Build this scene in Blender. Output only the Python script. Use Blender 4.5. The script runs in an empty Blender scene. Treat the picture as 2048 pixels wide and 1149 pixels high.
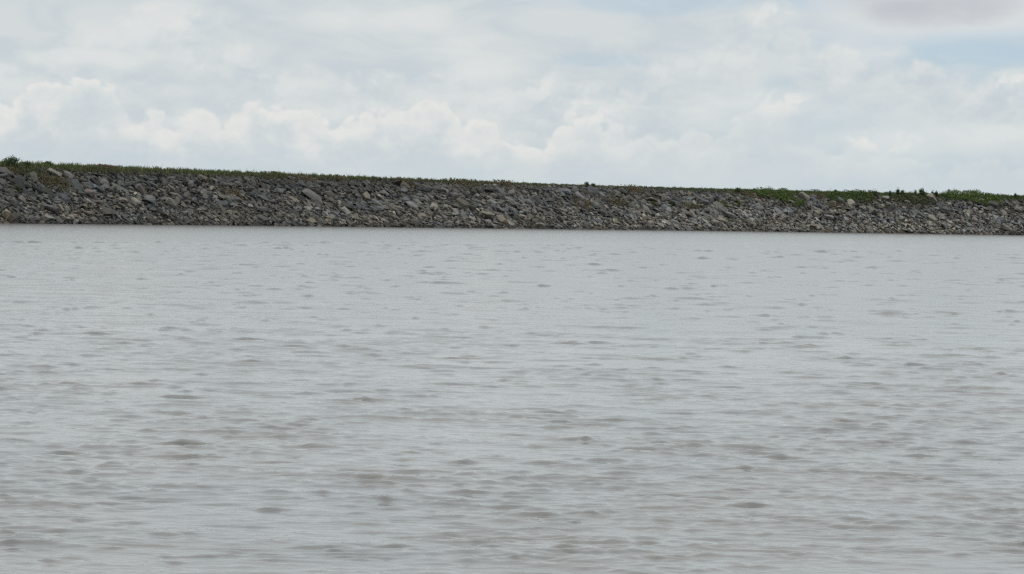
import bpy, math, random
import numpy as np
from mathutils import Matrix, Vector, Euler

random.seed(7)
rng = np.random.default_rng(7)
sc = bpy.context.scene
COL = sc.collection

# ------------------------------------------------------------------ camera
FPX = 6900.0                      # focal length in photo pixels (photo 2048 x 1149)
PITCH = math.atan(140.5 / FPX)    # horizon lies above the middle of the picture
ROLL = math.atan(36.0 / 2048.0)   # the boat leans: everything falls to the right
CAM_H = 2.0
camd = bpy.data.cameras.new('camera')
cam = bpy.data.objects.new('camera', camd)
COL.objects.link(cam)
sc.camera = cam
camd.sensor_width = 36.0
camd.lens = 36.0 * FPX / 2048.0
camd.clip_start = 0.2
camd.clip_end = 20000.0
F = Vector((0, math.cos(PITCH), -math.sin(PITCH)))
R0 = Vector((1, 0, 0)); U0 = Vector((0, math.sin(PITCH), math.cos(PITCH)))
RR = R0 * math.cos(ROLL) + U0 * math.sin(ROLL)
UU = -R0 * math.sin(ROLL) + U0 * math.cos(ROLL)
cam.matrix_world = Matrix(((RR.x, UU.x, -F.x, 0), (RR.y, UU.y, -F.y, 0), (RR.z, UU.z, -F.z, CAM_H), (0, 0, 0, 1)))

# ------------------------------------------------------------------ exposure
sc.view_settings.view_transform = 'Standard'
sc.view_settings.look = 'None'
sc.view_settings.exposure = 0.0
sc.view_settings.gamma = 1.0
sc.view_settings.use_curve_mapping = False
sc.render.engine = 'CYCLES'
sc.cycles.max_bounces = 5
sc.cycles.diffuse_bounces = 3
sc.cycles.glossy_bounces = 3
sc.cycles.filter_width = 1.35
sc.cycles.use_denoising = False     # a denoiser smears the fine chop

# ------------------------------------------------------------------ sun and sky
SUN_EL, SUN_AZ = math.radians(62), math.radians(-118)      # azimuth measured from +Y towards +X
sund = bpy.data.lights.new('sun', 'SUN')
sund.energy = 1.0
sund.angle = math.radians(16)
sund.color = (1.0, 0.955, 0.89)
sun = bpy.data.objects.new('sun', sund)
COL.objects.link(sun)
sdir = Vector((math.sin(SUN_AZ) * math.cos(SUN_EL), math.cos(SUN_AZ) * math.cos(SUN_EL), math.sin(SUN_EL)))
sun.rotation_euler = sdir.to_track_quat('Z', 'Y').to_euler()
sun.location = sdir * 50


class NT:
    """short-hand for building node trees"""
    def __init__(self, nt):
        self.nt = nt
        nt.nodes.clear()

    def node(self, t, **kw):
        n = self.nt.nodes.new(t)
        for k, v in kw.items():
            setattr(n, k, v)
        return n

    def put(self, sock, v):
        if isinstance(v, bpy.types.NodeSocket):
            self.nt.links.new(v, sock)
        else:
            sock.default_value = v

    def m(self, op, a, b=None, c=None, clamp=False):
        n = self.node('ShaderNodeMath', operation=op, use_clamp=clamp)
        self.put(n.inputs[0], a)
        if b is not None: self.put(n.inputs[1], b)
        if c is not None: self.put(n.inputs[2], c)
        return n.outputs[0]

    def smooth(self, x, lo, hi):
        n = self.node('ShaderNodeMapRange', interpolation_type='SMOOTHSTEP')
        self.put(n.inputs['Value'], x)
        self.put(n.inputs['From Min'], lo); self.put(n.inputs['From Max'], hi)
        return n.outputs['Result']

    def mix(self, f, a, b):
        n = self.node('ShaderNodeMix', data_type='RGBA')
        self.put(n.inputs[0], f)
        self.put(n.inputs[6], a if isinstance(a, bpy.types.NodeSocket) else (*a, 1))
        self.put(n.inputs[7], b if isinstance(b, bpy.types.NodeSocket) else (*b, 1))
        return n.outputs[2]

    def noise(self, vec, scale, detail=4, rough=0.55, dist=0.0, dims='3D'):
        n = self.node('ShaderNodeTexNoise', noise_dimensions=dims)
        if vec is not None: self.put(n.inputs['Vector'], vec)
        n.inputs['Scale'].default_value = scale
        n.inputs['Detail'].default_value = detail
        n.inputs['Roughness'].default_value = rough
        n.inputs['Distortion'].default_value = dist
        return n.outputs['Fac']

    def voro(self, vec, scale, detail=2.0, rough=0.5):
        n = self.node('ShaderNodeTexVoronoi', voronoi_dimensions='2D', feature='F1')
        self.put(n.inputs['Vector'], vec)
        n.inputs['Scale'].default_value = scale
        n.inputs['Detail'].default_value = detail
        n.inputs['Roughness'].default_value = rough
        return n.outputs['Distance']

    def xyz(self, x, y, z):
        n = self.node('ShaderNodeCombineXYZ')
        self.put(n.inputs[0], x); self.put(n.inputs[1], y); self.put(n.inputs[2], z)
        return n.outputs[0]


def srgb(r, g, b):
    f = lambda c: ((c / 255 + 0.055) / 1.055) ** 2.4 if c / 255 > 0.04045 else c / 255 / 12.92
    return (f(r), f(g), f(b))


world = bpy.data.worlds.new("World")
sc.world = world
world.use_nodes = True
W = NT(world.node_tree)
tc = W.node('ShaderNodeTexCoord')
sep = W.node('ShaderNodeSeparateXYZ')
W.put(sep.inputs[0], tc.outputs['Generated'])
dx, dy, dz = sep.outputs
# compass bearing and height above the horizon, both in units of 1/6900 radian
u = W.m('MULTIPLY', W.m('ARCTAN2', dx, dy), FPX)
v = W.m('MULTIPLY', W.m('ARCSINE', dz), FPX)
sky = W.node('ShaderNodeTexSky', sky_type='NISHITA')
sky.sun_disc = False
sky.sun_elevation = SUN_EL
sky.sun_rotation = SUN_AZ
sky.dust_density = 0.7
sky.ozone_density = 2.5
lift = W.node('ShaderNodeVectorMath', operation='ADD')       # clear air seen between clouds, well above the horizon's murk
W.put(lift.inputs[0], tc.outputs['Generated']); lift.inputs[1].default_value = (0, 0, 0.06)
liftn = W.node('ShaderNodeVectorMath', operation='NORMALIZE')
W.put(liftn.inputs[0], lift.outputs[0]); W.put(sky.inputs['Vector'], liftn.outputs[0])
skyc = W.node('ShaderNodeVectorMath', operation='SCALE')
W.put(skyc.inputs[0], sky.outputs[0]); skyc.inputs['Scale'].default_value = 1.0
# cloud coordinates: stretched along the horizon
cv = W.xyz(W.m('MULTIPLY', u, 0.01), W.m('MULTIPLY', v, 0.0125), 0.0)
cvs = W.xyz(W.m('MULTIPLY', u, 0.006), W.m('MULTIPLY', v, 0.016), 3.0)
# turbulence that pushes the coordinates about
warp = W.node('ShaderNodeTexNoise', noise_dimensions='2D')
W.put(warp.inputs['Vector'], cv); warp.inputs['Scale'].default_value = 1.1; warp.inputs['Detail'].default_value = 5
wv = W.node('ShaderNodeVectorMath', operation='MULTIPLY_ADD')
W.put(wv.inputs[0], warp.outputs['Color']); wv.inputs[1].default_value = (0.6, 0.6, 0.0); W.put(wv.inputs[2], cv)
cvw = wv.outputs[0]
up = W.node('ShaderNodeVectorMath', operation='ADD')
W.put(up.inputs[0], cvw); up.inputs[1].default_value = (-0.06, 0.17, 0.0)
n_big = W.noise(cvs, 0.30, 3, 0.5, dims='2D')
n_mid = W.noise(cvs, 0.9, 4, 0.5, 0.4, dims='2D')
n_fine = W.noise(cv, 1.6, 5, 0.55, 0.2, dims='2D')
puff = W.voro(cvw, 1.25, 2.2, 0.55)
puff_up = W.voro(up.outputs[0], 1.25, 2.2, 0.55)
puff2 = n_fine
# bulges lit from above: how fast the bulge falls away upwards
relief = W.smooth(W.m('SUBTRACT', puff_up, puff), -0.22, 0.30)


def curve(x, pts, lo, hi, vmax):
    """hand-drawn profile: pts are (photo column, photo row) of a cloud's upper edge"""
    n = W.node('ShaderNodeFloatCurve')
    xs = W.node('ShaderNodeMapRange')
    W.put(xs.inputs['Value'], x); xs.inputs['From Min'].default_value = lo; xs.inputs['From Max'].default_value = hi
    W.put(n.inputs['Value'], xs.outputs['Result'])
    c = n.mapping.curves[0]
    P = []
    for px, py in pts:
        hor = 416 + 36 * px / 2048
        P.append((((px - 1024) - lo) / (hi - lo), (hor - py) / vmax))
    while len(c.points) < len(P):
        c.points.new(0.5, 0.5)
    for q, p in zip(c.points, P):
        q.location = p; q.handle_type = 'AUTO'
    n.mapping.update()
    return W.m('MULTIPLY', n.outputs['Value'], vmax)


front = curve(u, [(-300, 235), (-100, 215), (0, 195), (60, 166), (110, 152), (160, 136), (205, 158), (250, 186), (300, 214), (350, 224),
                  (385, 205), (450, 196), (530, 186), (600, 209), (700, 214), (790, 190), (835, 180), (900, 205), (980, 236),
                  (1040, 268), (1120, 238), (1170, 204), (1212, 236), (1300, 246), (1400, 254), (1480, 215), (1540, 184),
                  (1590, 200), (1612, 228), (1670, 276), (1705, 254), (1750, 264), (1800, 288), (1850, 318), (1950, 305), (2100, 300), (2350, 250)],
              -1330, 1330, 520)
back = curve(u, [(-300, 120), (0, 110), (130, 70), (210, 24), (300, 13), (380, 30), (455, 48), (520, 96), (650, 132), (800, 128), (900, 134), (1000, 146),
                 (1060, 150), (1100, 128), (1190, 150), (1300, 112), (1400, 72), (1480, 34), (1530, 4), (1575, 18), (1610, 60), (1700, 76),
                 (1765, 92), (1830, 108), (1900, 126), (1955, 156), (2000, 148), (2040, 150), (2150, 190), (2350, 130)],
             -1330, 1330, 520)


def bank(top, amp, amp2, soft, depth):
    """distance below a bank's bulging top edge -> (coverage, how brightly its edge is lit)"""
    b = W.m('MULTIPLY', W.m('SUBTRACT', 0.45, puff), amp)
    b2 = W.m('MULTIPLY', W.m('SUBTRACT', puff2, 0.5), amp2)
    d = W.m('SUBTRACT', W.m('ADD', W.m('ADD', top, b), b2), v)
    cov = W.smooth(d, -soft * 0.4, soft)
    rim = W.m('MULTIPLY', cov, W.m('SUBTRACT', 1.0, W.smooth(W.m('ADD', d, W.m('MULTIPLY', W.m('SUBTRACT', n_fine, 0.5), depth * 1.2)), 0.0, depth)))
    return d, cov, rim


def blob(px, py, rx, ry, pw=1.0):
    hor = 416 + 36 * px / 2048
    a = W.m('DIVIDE', W.m('SUBTRACT', u, px - 1024), rx)
    b = W.m('DIVIDE', W.m('SUBTRACT', v, hor - py), ry)
    r2 = W.m('ADD', W.m('MULTIPLY', a, a), W.m('MULTIPLY', b, b))
    r2 = W.m('ADD', r2, W.m('MULTIPLY', W.m('SUBTRACT', n_mid, 0.5), 1.6))
    return W.m('MULTIPLY', W.m('SUBTRACT', 1.0, W.smooth(r2, 0.0, 1.6)), pw)


WHITE = srgb(226, 228, 226)
VEIL = srgb(211, 217, 219)
GREYB = srgb(199, 209, 214)
# the thin veil over the whole sky, with gaps where the blue shows
gaps = W.smooth(n_big, 0.60, 0.80)
for b in (blob(1950, 100, 170, 48, 1.0), blob(1270, 8, 240, 24, 0.6), blob(1640, 5, 110, 28, 0.75), blob(130, 305, 260, 30, 0.45),
          blob(620, 325, 300, 26, 0.36), blob(1200, 122, 120, 14, 0.45), blob(1990, 265, 90, 30, 0.32), blob(790, 165, 70, 20, 0.2), blob(1760, 200, 420, 180, 0.5)):
    gaps = W.m('MAXIMUM', gaps, b)
veilc = W.mix(W.smooth(n_mid, 0.34, 0.66), GREYB, VEIL)
veilc = W.mix(W.m('MULTIPLY', W.smooth(W.noise(cvs, 0.55, 5, 0.5, dims='2D'), 0.45, 0.75), 0.6), veilc, WHITE)
d2, c2, r2_ = bank(back, 46, 34, 34, 70)
c2v = W.m('MULTIPLY', c2, W.m('SUBTRACT', 1.0, W.smooth(d2, 60, 220)))
gaps = W.m('MULTIPLY', gaps, W.m('SUBTRACT', 1.0, W.m('MULTIPLY', c2v, 0.9)))
lit2 = W.m('MULTIPLY', c2v, W.m('MULTIPLY_ADD', relief, 0.22, W.m('MULTIPLY', W.smooth(n_fine, 0.35, 0.7), 0.35)))
veilc = W.mix(lit2, veilc, WHITE)
veilc = W.mix(W.m('MULTIPLY', W.m('SUBTRACT', 1.0, W.smooth(v, 40, 190)), 0.6), veilc, srgb(195, 208, 215))
d1, c1, r1 = bank(front, 46, 36, 18, 112)
lowfade = W.smooth(v, 55, 150)
c1f = W.m('MULTIPLY', c1, W.m('MULTIPLY_ADD', lowfade, 0.66, 0.15))
c1f = W.m('MULTIPLY', c1f, W.m('MULTIPLY_ADD', W.smooth(u, 40, 300), -0.25, 1.0))
c1f = W.m('MULTIPLY', c1f, W.m('SUBTRACT', 1.0, blob(1920, 240, 260, 140, 0.45)))
lit1 = W.m('ADD', W.m('MULTIPLY', r1, 0.84), W.m('MULTIPLY', relief, 0.26), clamp=True)
lit1 = W.m('MULTIPLY', lit1, W.m('SUBTRACT', 1.0, W.m('MULTIPLY', W.smooth(d1, 80, 210), 0.6)))
right = W.smooth(u, 40, 300)
lit1 = W.m('MULTIPLY', lit1, W.m('MULTIPLY_ADD', right, -0.30, 1.0))
frontc = W.mix(lit1, srgb(201, 210, 215), srgb(231, 231, 227))
shade = blob(195, 222, 90, 40, 0.5)
for b in (blob(600, 182, 80, 34, 0.5), blob(1640, 258, 80, 46, 0.75), blob(1560, 215, 30, 16, 0.4), blob(780, 85, 70, 22, 0.3), blob(1440, 110, 70, 30, 0.35)):
    shade = W.m('MAXIMUM', shade, b)
frontc = W.mix(shade, frontc, srgb(194, 206, 214))
# the grey underside of a nearer cloud, high on the right
dark = blob(1850, 12, 170, 46, 1.0)
halo = blob(1865, 22, 270, 58, 1.0)

zen = W.m('MULTIPLY_ADD', W.smooth(v, 420, 5600), 0.42, 1.0)      # an overcast sky grows brighter towards the zenith
bg_sky = W.node('ShaderNodeBackground')
W.put(bg_sky.inputs['Color'], skyc.outputs[0]); bg_sky.inputs['Strength'].default_value = 0.12
bg_veil = W.node('ShaderNodeBackground')
W.put(bg_veil.inputs['Color'], veilc); W.put(bg_veil.inputs['Strength'], zen)
bg_front = W.node('ShaderNodeBackground')
W.put(bg_front.inputs['Color'], frontc); W.put(bg_front.inputs['Strength'], zen)
bg_halo = W.node('ShaderNodeBackground')
W.put(bg_halo.inputs['Color'], W.mix(dark, srgb(217, 221, 223), srgb(194, 198, 204))); bg_halo.inputs['Strength'].default_value = 1.0


def mixs(f, a, b):
    n = W.node('ShaderNodeMixShader')
    W.put(n.inputs[0], f); W.put(n.inputs[1], a); W.put(n.inputs[2], b)
    return n.outputs[0]


s = mixs(W.m('SUBTRACT', 1.0, W.m('MULTIPLY', gaps, 0.58)), bg_sky.outputs[0], bg_veil.outputs[0])
s = mixs(c1f, s, bg_front.outputs[0])
puffs = blob(1545, 204, 78, 26, 0.9)
for b in (blob(1765, 282, 74, 24, 0.9), blob(2020, 166, 60, 24, 0.8), blob(1170, 226, 60, 26, 0.8), blob(1075, 180, 60, 22, 0.6), blob(1530, 32, 60, 28, 0.7), blob(310, 36, 150, 26, 0.5)):
    puffs = W.m('MAXIMUM', puffs, b)
bg_puff = W.node('ShaderNodeBackground')
bg_puff.inputs['Color'].default_value = (*srgb(229, 230, 227), 1)
s = mixs(W.m('MULTIPLY', puffs, W.m('MULTIPLY_ADD', relief, 0.6, 0.3)), s, bg_puff.outputs[0])
s = mixs(halo, s, bg_halo.outputs[0])
out = W.node('ShaderNodeOutputWorld')
W.put(out.inputs['Surface'], s)
world.cycles.sampling_method = 'MANUAL'
world.cycles.sample_map_resolution = 1024


# ------------------------------------------------------------------ helpers
def tag(o, label=None, cat=None, group=None, kind=None):
    if label: o['label'] = label
    if cat: o['category'] = cat
    if group: o['group'] = group
    if kind: o['kind'] = kind
    return o


def empty(name, loc, label, cat, group=None):
    o = bpy.data.objects.new(name, None)
    o.empty_display_size = 0.3
    COL.objects.link(o)
    o.location = loc
    return tag(o, label, cat, group)


def link(name, me, mat=None, parent=None):
    o = bpy.data.objects.new(name, me)
    COL.objects.link(o)
    if mat and not me.materials: me.materials.append(mat)
    if parent is not None: o.parent = parent
    return o


def np_mesh(name, verts, faces, colors=None, smooth=False):
    """fast mesh from numpy: faces is (n,3) or (n,4)"""
    me = bpy.data.meshes.new(name)
    verts = np.ascontiguousarray(verts, dtype=np.float32); faces = np.ascontiguousarray(faces, dtype=np.int32)
    k = faces.shape[1]
    me.vertices.add(len(verts)); me.vertices.foreach_set('co', verts.ravel())
    me.loops.add(faces.size); me.loops.foreach_set('vertex_index', faces.ravel())
    me.polygons.add(len(faces))
    me.polygons.foreach_set('loop_start', np.arange(0, faces.size, k, dtype=np.int32))
    me.polygons.foreach_set('loop_total', np.full(len(faces), k, dtype=np.int32))
    me.polygons.foreach_set('use_smooth', np.full(len(faces), smooth, dtype=bool))
    if colors is not None:
        a = me.color_attributes.new('tint', 'FLOAT_COLOR', 'POINT')
        c = np.ones((len(verts), 4), dtype=np.float32); c[:, :3] = colors
        a.data.foreach_set('color', c.ravel())
    me.update(calc_edges=True)
    me.validate()
    return me


def material(name):
    m = bpy.data.materials.new(name)
    m.use_nodes = True
    t = NT(m.node_tree)
    o = t.node('ShaderNodeOutputMaterial')
    b = t.node('ShaderNodeBsdfPrincipled')
    t.put(o.inputs['Surface'], b.outputs[0])
    return m, t, b


def bump(t, b, h, strength, dist):
    n = t.node('ShaderNodeBump')
    t.put(n.inputs['Height'], h); n.inputs['Strength'].default_value = strength; n.inputs['Distance'].default_value = dist
    t.put(b.inputs['Normal'], n.outputs[0])


def mul_color(t, col, fac):
    n = t.node('ShaderNodeVectorMath', operation='SCALE')
    t.put(n.inputs[0], col); t.put(n.inputs['Scale'], fac)
    return n.outputs[0]


def stone_material(name, from_object):
    m, t, b = material(name)
    if from_object:
        src = t.node('ShaderNodeObjectInfo').outputs['Color']
    else:
        src = t.node('ShaderNodeAttribute', attribute_name='tint').outputs['Color']
    geo = t.node('ShaderNodeNewGeometry')
    n1 = t.noise(geo.outputs['Position'], 2.2, 6, 0.65)
    n2 = t.noise(geo.outputs['Position'], 9.0, 4, 0.6)
    f = t.m('MULTIPLY_ADD', n1, 0.9, 0.33)
    f = t.m('MULTIPLY', f, t.m('MULTIPLY_ADD', n2, 0.7, 0.65))
    c = mul_color(t, src, f)
    # lichen and dirt in patches
    li = t.smooth(t.noise(geo.outputs['Position'], 0.9, 5, 0.6, 0.5), 0.58, 0.72)
    c = t.mix(t.m('MULTIPLY', li, 0.45), c, (0.075, 0.07, 0.05))
    t.put(b.inputs['Base Color'], c)
    b.inputs['Roughness'].default_value = 0.88
    b.inputs['Specular IOR Level'].default_value = 0.3
    bump(t, b, t.noise(geo.outputs['Position'], 3.5, 8, 0.7), 0.7, 0.12)
    return m


M_RIPRAP = stone_material('riprap_stone', False)
M_STONE = stone_material('stone_face', True)


def leaf_material(name):
    m, t, b = material(name)
    src = t.node('ShaderNodeAttribute', attribute_name='tint').outputs['Color']
    t.put(b.inputs['Base Color'], src)
    b.inputs['Roughness'].default_value = 0.75
    b.inputs['Specular IOR Level'].default_value = 0.25
    o = [n for n in t.nt.nodes if n.type == 'OUTPUT_MATERIAL'][0]
    tr = t.node('ShaderNodeBsdfTranslucent'); t.put(tr.inputs[0], src)
    mx = t.node('ShaderNodeMixShader'); mx.inputs[0].default_value = 0.25
    t.put(mx.inputs[1], b.outputs[0]); t.put(mx.inputs[2], tr.outputs[0]); t.put(o.inputs['Surface'], mx.outputs[0])
    return m


M_LEAF = leaf_material('leaf_green')

# ------------------------------------------------------------------ the embankment's line in plan
#   depth of the waterline at five columns of the photograph; the line goes on past both edges
cols = np.array([-560, -260, 0, 512, 1024, 1536, 2048, 2420, 2900], float)
deps = 2 * np.array([188, 205, 222, 255, 290, 333, 364, 379, 386], float)
cx = (cols - 1024) / FPX * deps
# smooth the polyline by Catmull-Rom
P = np.stack([cx, deps], 1)


def catmull(P, n=60):
    Q = np.vstack([2 * P[0] - P[1], P, 2 * P[-1] - P[-2]])
    o = []
    for i in range(1, len(Q) - 2):
        p0, p1, p2, p3 = Q[i - 1], Q[i], Q[i + 1], Q[i + 2]
        for k in range(n):
            t = k / n
            o.append(0.5 * ((2 * p1) + (-p0 + p2) * t + (2 * p0 - 5 * p1 + 4 * p2 - p3) * t * t + (-p0 + 3 * p1 - 3 * p2 + p3) * t ** 3))
    o.append(P[-1])
    return np.array(o)


C = catmull(P)
seg = np.r_[0, np.cumsum(np.linalg.norm(np.diff(C, axis=0), axis=1))]
S_MAX = seg[-1]
ss = np.linspace(0, S_MAX, int(S_MAX / 0.5))
CX = np.interp(ss, seg, C[:, 0]); CY = np.interp(ss, seg, C[:, 1])
TX = np.gradient(CX, ss); TY = np.gradient(CY, ss)
tl = np.hypot(TX, TY); TX /= tl; TY /= tl
NX, NY = -TY, TX                   # into the bank, away from the water
HS = np.interp(CX, [-70, -38, 0, 50, 107], [7.85, 7.85, 7.78, 7.95, 8.28])   # height of the crest
SLOPE_W = 13.0


def frame(s):
    s = np.asarray(s, float)
    g = lambda A: np.interp(s, ss, A)
    return g(CX), g(CY), g(NX), g(NY), g(HS)


PT = np.array([-9.0, 0.0, 12.4, 13.6, 19.5, 34.0]); PZ = np.array([-0.70, 0.0, 0.975, 1.0, 1.0, -0.05])


def surf(s, t):
    """point of the bank's surface: s metres along, t metres up from the waterline (in plan)"""
    x, y, nx, ny, h = frame(s)
    t = np.asarray(t, float)
    z = np.interp(t, PT, PZ) * h
    return np.stack([x + nx * t, y + ny * t, z], -1)


def ray(px, py):
    a = (px - 1024.0) / FPX; b = (574.5 - py) / FPX
    d = F + RR * a + UU * b
    return np.array(d)


def hit(px, py):
    """where the sight line through a photo pixel meets the bank: (s, t)"""
    d = ray(px, py)
    for k in np.arange(350, 860, 0.4):
        q = np.array([0, 0, CAM_H]) + d * k
        r2 = (CX - q[0]) ** 2 + (CY - q[1]) ** 2
        i = int(np.argmin(r2))
        t = (q[0] - CX[i]) * NX[i] + (q[1] - CY[i]) * NY[i]
        if t < -2: continue
        if q[2] <= np.interp(t, PT, PZ) * HS[i] or t > 13.7:
            return ss[i], min(t, 13.7)
    return ss[-1], 0


def col_of(s):
    """photo column of a place along the bank (for the crest's vegetation zones)"""
    x, y, _, _, _ = frame(s)
    return 1024 + FPX * x / y


# ------------------------------------------------------------------ water
def build_water():
    az_in = np.linspace(-9.9, 9.9, 790)
    az_out = np.linspace(9.9, 350.1, 80)[1:-1]
    az = np.radians(np.r_[az_in, az_out])
    rad = np.r_[np.linspace(0.4, 15.0, 30)[:-1], 16.0 * (60 / 16.0) ** np.linspace(0, 1, 830)[:-1], 60.0 * (250 / 60.0) ** np.linspace(0, 1, 380)[:-1], 250.0 * (860 / 250.0) ** np.linspace(0, 1, 105), np.array([950, 1100, 1400, 2200, 4000, 8000])]
    A, Rr = np.meshgrid(az, rad)
    X = (Rr * np.sin(A)).astype(np.float32); Y = (Rr * np.cos(A)).astype(np.float32)
    dr = np.gradient(rad)[:, None].astype(np.float32)
    da = np.full(len(az), math.radians(4.4), np.float32); da[:790] = math.radians(19.8 / 789)
    dl = da[None, :] * Rr.astype(np.float32)
    Z = np.zeros_like(X); DX = np.zeros_like(X); DY = np.zeros_like(X)
    r2 = np.random.default_rng(3)
    wind = math.radians(262)        # travelling roughly towards the boat, a little to the left
    # gust patches that strengthen and weaken the chop
    g = np.zeros_like(X)
    for i in range(12):
        a = r2.uniform(0, 2 * math.pi); k = 2 * math.pi / math.exp(r2.uniform(math.log(2.6), math.log(26)))
        g += np.sin(k * (X * math.cos(a) + Y * math.sin(a) * 0.6) + r2.uniform(0, 6.28)).astype(np.float32)
    g = np.clip(1.0 + 0.17 * g, 0.45, 1.4)
    n = 100
    got = np.zeros_like(X); tot = 0.0; var = np.zeros_like(X)
    for i in range(n):
        lam = 0.11 * (4.2 / 0.11) ** ((i + r2.uniform(0, 1)) / n)
        th = wind + r2.normal(0, 0.36 if lam > 0.6 else 0.58)
        k = 2 * math.pi / lam
        slope = 0.0100 * float(np.interp(lam, [0.11, 0.2, 0.35, 0.7, 1.2, 2.0, 4.2], [1.7, 1.9, 1.5, 0.85, 0.45, 0.26, 0.12]))
        a = slope / k
        kx, ky = k * math.cos(th), k * math.sin(th)
        # a wave shorter than about three mesh steps across its crest is left out there
        step = np.abs(math.cos(th)) * dl + np.abs(math.sin(th)) * dr
        fade = np.clip((lam / np.maximum(step, 1e-3) - 2.2) / 2.0, 0, 1)
        ph = kx * X + ky * Y + r2.uniform(0, 6.28)
        sn, cs = np.sin(ph), np.cos(ph)
        aa = a * fade * (g if lam < 0.7 else np.clip(g, 0.7, 1.2))
        var += 0.5 * aa * aa
        got += (slope * fade) ** 2; tot += slope ** 2
        Z += aa * cs
        DX -= 1.0 * aa * math.cos(th) * sn
        DY -= 1.0 * aa * math.sin(th) * sn
    # peaked crests and flat troughs
    sg = np.sqrt(var) + 1e-5
    Z = sg * (np.exp(0.33 * np.clip(Z / sg, -3, 2.3)) - 1.0) / 0.33
    # single steeper wavelets that show as dark dashes
    dashes = [(920, 924, 20, .05), (1292, 991, 26, .045), (1500, 1013, 38, .045), (195, 668, 30, .05), (1178, 653, 34, .05),
                            (1150, 688, 26, .05), (736, 800, 22, .05), (346, 657, 14, .06), (1022, 693, 16, .05), (385, 795, 32, .05),
                            (1683, 940, 20, .04), (1505, 940, 36, .04), (2000, 749, 12, .06), (1540, 632, 18, .07), (1900, 628, 20, .07),
                            (148, 619, 12, .07), (878, 549, 14, .09), (1085, 573, 12, .09), (1685, 843, 30, .05), (380, 912, 22, .04), (375, 887, 34, .05),
                            (110, 905, 30, .05), (1318, 898, 14, .05), (500, 681, 30, .05), (1050, 871, 30, .04), (1662, 668, 20, .06), (1970, 715, 16, .06)]
    for q in range(1900):
        py_ = 486 + 640 * r2.random() ** 2.3
        dashes.append((r2.uniform(-60, 2110), py_, (11 + 34 * r2.random() ** 2) * (0.6 + (py_ - 486) / 640), 0.018 + 0.05 * r2.random() ** 2))
    for q_n, (px, py, wpx, hh) in enumerate(dashes):
        d = ray(px, py); kk = -CAM_H / d[2]
        qx, qy = d[0] * kk, d[1] * kk
        w = max(wpx, 14 if kk < 50 else 9) * kk / FPX * 1.6
        lam = max(0.17, float(np.interp(kk, [20, 60, 70, 250], [0.14, 0.42, 0.80, 2.9]))); a = float(np.interp(kk, [20, 30, 60, 140, 250], [0.0115, 0.015, 0.025, 0.052, 0.085])) * (1.55 if q_n < 27 else 0.95) * min(1.0, 0.45 + hh * 14)
        i0, i1 = np.searchsorted(rad, [qy * 0.9, qy * 1.15])
        xs = X[i0:i1] - qx; ys = Y[i0:i1] - qy + 0.16 * lam * np.sin(xs * 2.3 / w + px) + 0.1 * xs * math.sin(px)
        e = np.exp(-(np.abs(xs) / w) ** 1.6 - (ys / (0.5 * lam)) ** 2) * (1 + 0.3 * np.sin(xs * 2.1 / w + py)) * a
        Z[i0:i1] += e * np.cos(ys * 2 * math.pi / lam)
        DY[i0:i1] -= e * (1.1 + 0.9 * np.sin(-ys * 2 * math.pi / lam))
    far = Rr > 840
    Z[far] = 0; DX[far] = 0; DY[far] = 0
    V = np.stack([X + DX, Y + DY, Z], -1).reshape(-1, 3)
    nr, na = X.shape
    i = np.arange(nr - 1)[:, None]; j = np.arange(na)[None, :]
    j2 = (j + 1) % na
    Fq = np.stack([i * na + j, (i + 1) * na + j, (i + 1) * na + j2, i * na + j2], -1).reshape(-1, 4)
    Fq = Fq[:, ::-1]
    # share of the chop that is finer than the sheet's mesh: the material's ripples take over there
    lost = (1.0 - np.sqrt(got / tot)).reshape(-1)
    me = np_mesh('water', V, Fq, np.repeat(lost[:, None], 3, axis=1), smooth=True)
    m, t, b = material('muddy_lake_water')
    geo = t.node('ShaderNodeNewGeometry')
    mp = t.node('ShaderNodeMapping'); mp.inputs['Scale'].default_value = (0.55, 1.0, 1.0)
    t.put(mp.inputs['Vector'], geo.outputs['Position'])
    silt = t.noise(geo.outputs['Position'], 0.30, 4, 0.6, 0.4, '2D')
    t.put(b.inputs['Base Color'], t.mix(t.smooth(silt, 0.35, 0.65), (0.162, 0.159, 0.150), (0.180, 0.170, 0.153)))
    lost_ = t.node('ShaderNodeSeparateColor'); t.put(lost_.inputs[0], t.node('ShaderNodeAttribute', attribute_name='tint').outputs['Color'])
    lo_ = lost_.outputs[0]
    t.put(b.inputs['Roughness'], t.m('MULTIPLY_ADD', t.m('POWER', lo_, 1.6), 0.10, 0.04))
    b.inputs['IOR'].default_value = 1.333
    far_h = t.m('ADD', t.noise(mp.outputs[0], 4.5, 3, 0.55, 0.5, '2D'), t.m('MULTIPLY', t.noise(mp.outputs[0], 1.4, 2, 0.5, 0.3, '2D'), 1.6))
    near_h = t.noise(mp.outputs[0], 9.0, 2, 0.5, 0.6, '2D')
    h = t.m('ADD', t.m('MULTIPLY', far_h, t.m('MULTIPLY', t.m('POWER', lo_, 2.6), 0.014)), t.m('MULTIPLY', near_h, 0.006))
    bump(t, b, h, 0.8, 1.0)
    o = link('water', me, m)
    tag(o, kind='structure')
    return o


water = build_water()

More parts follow.
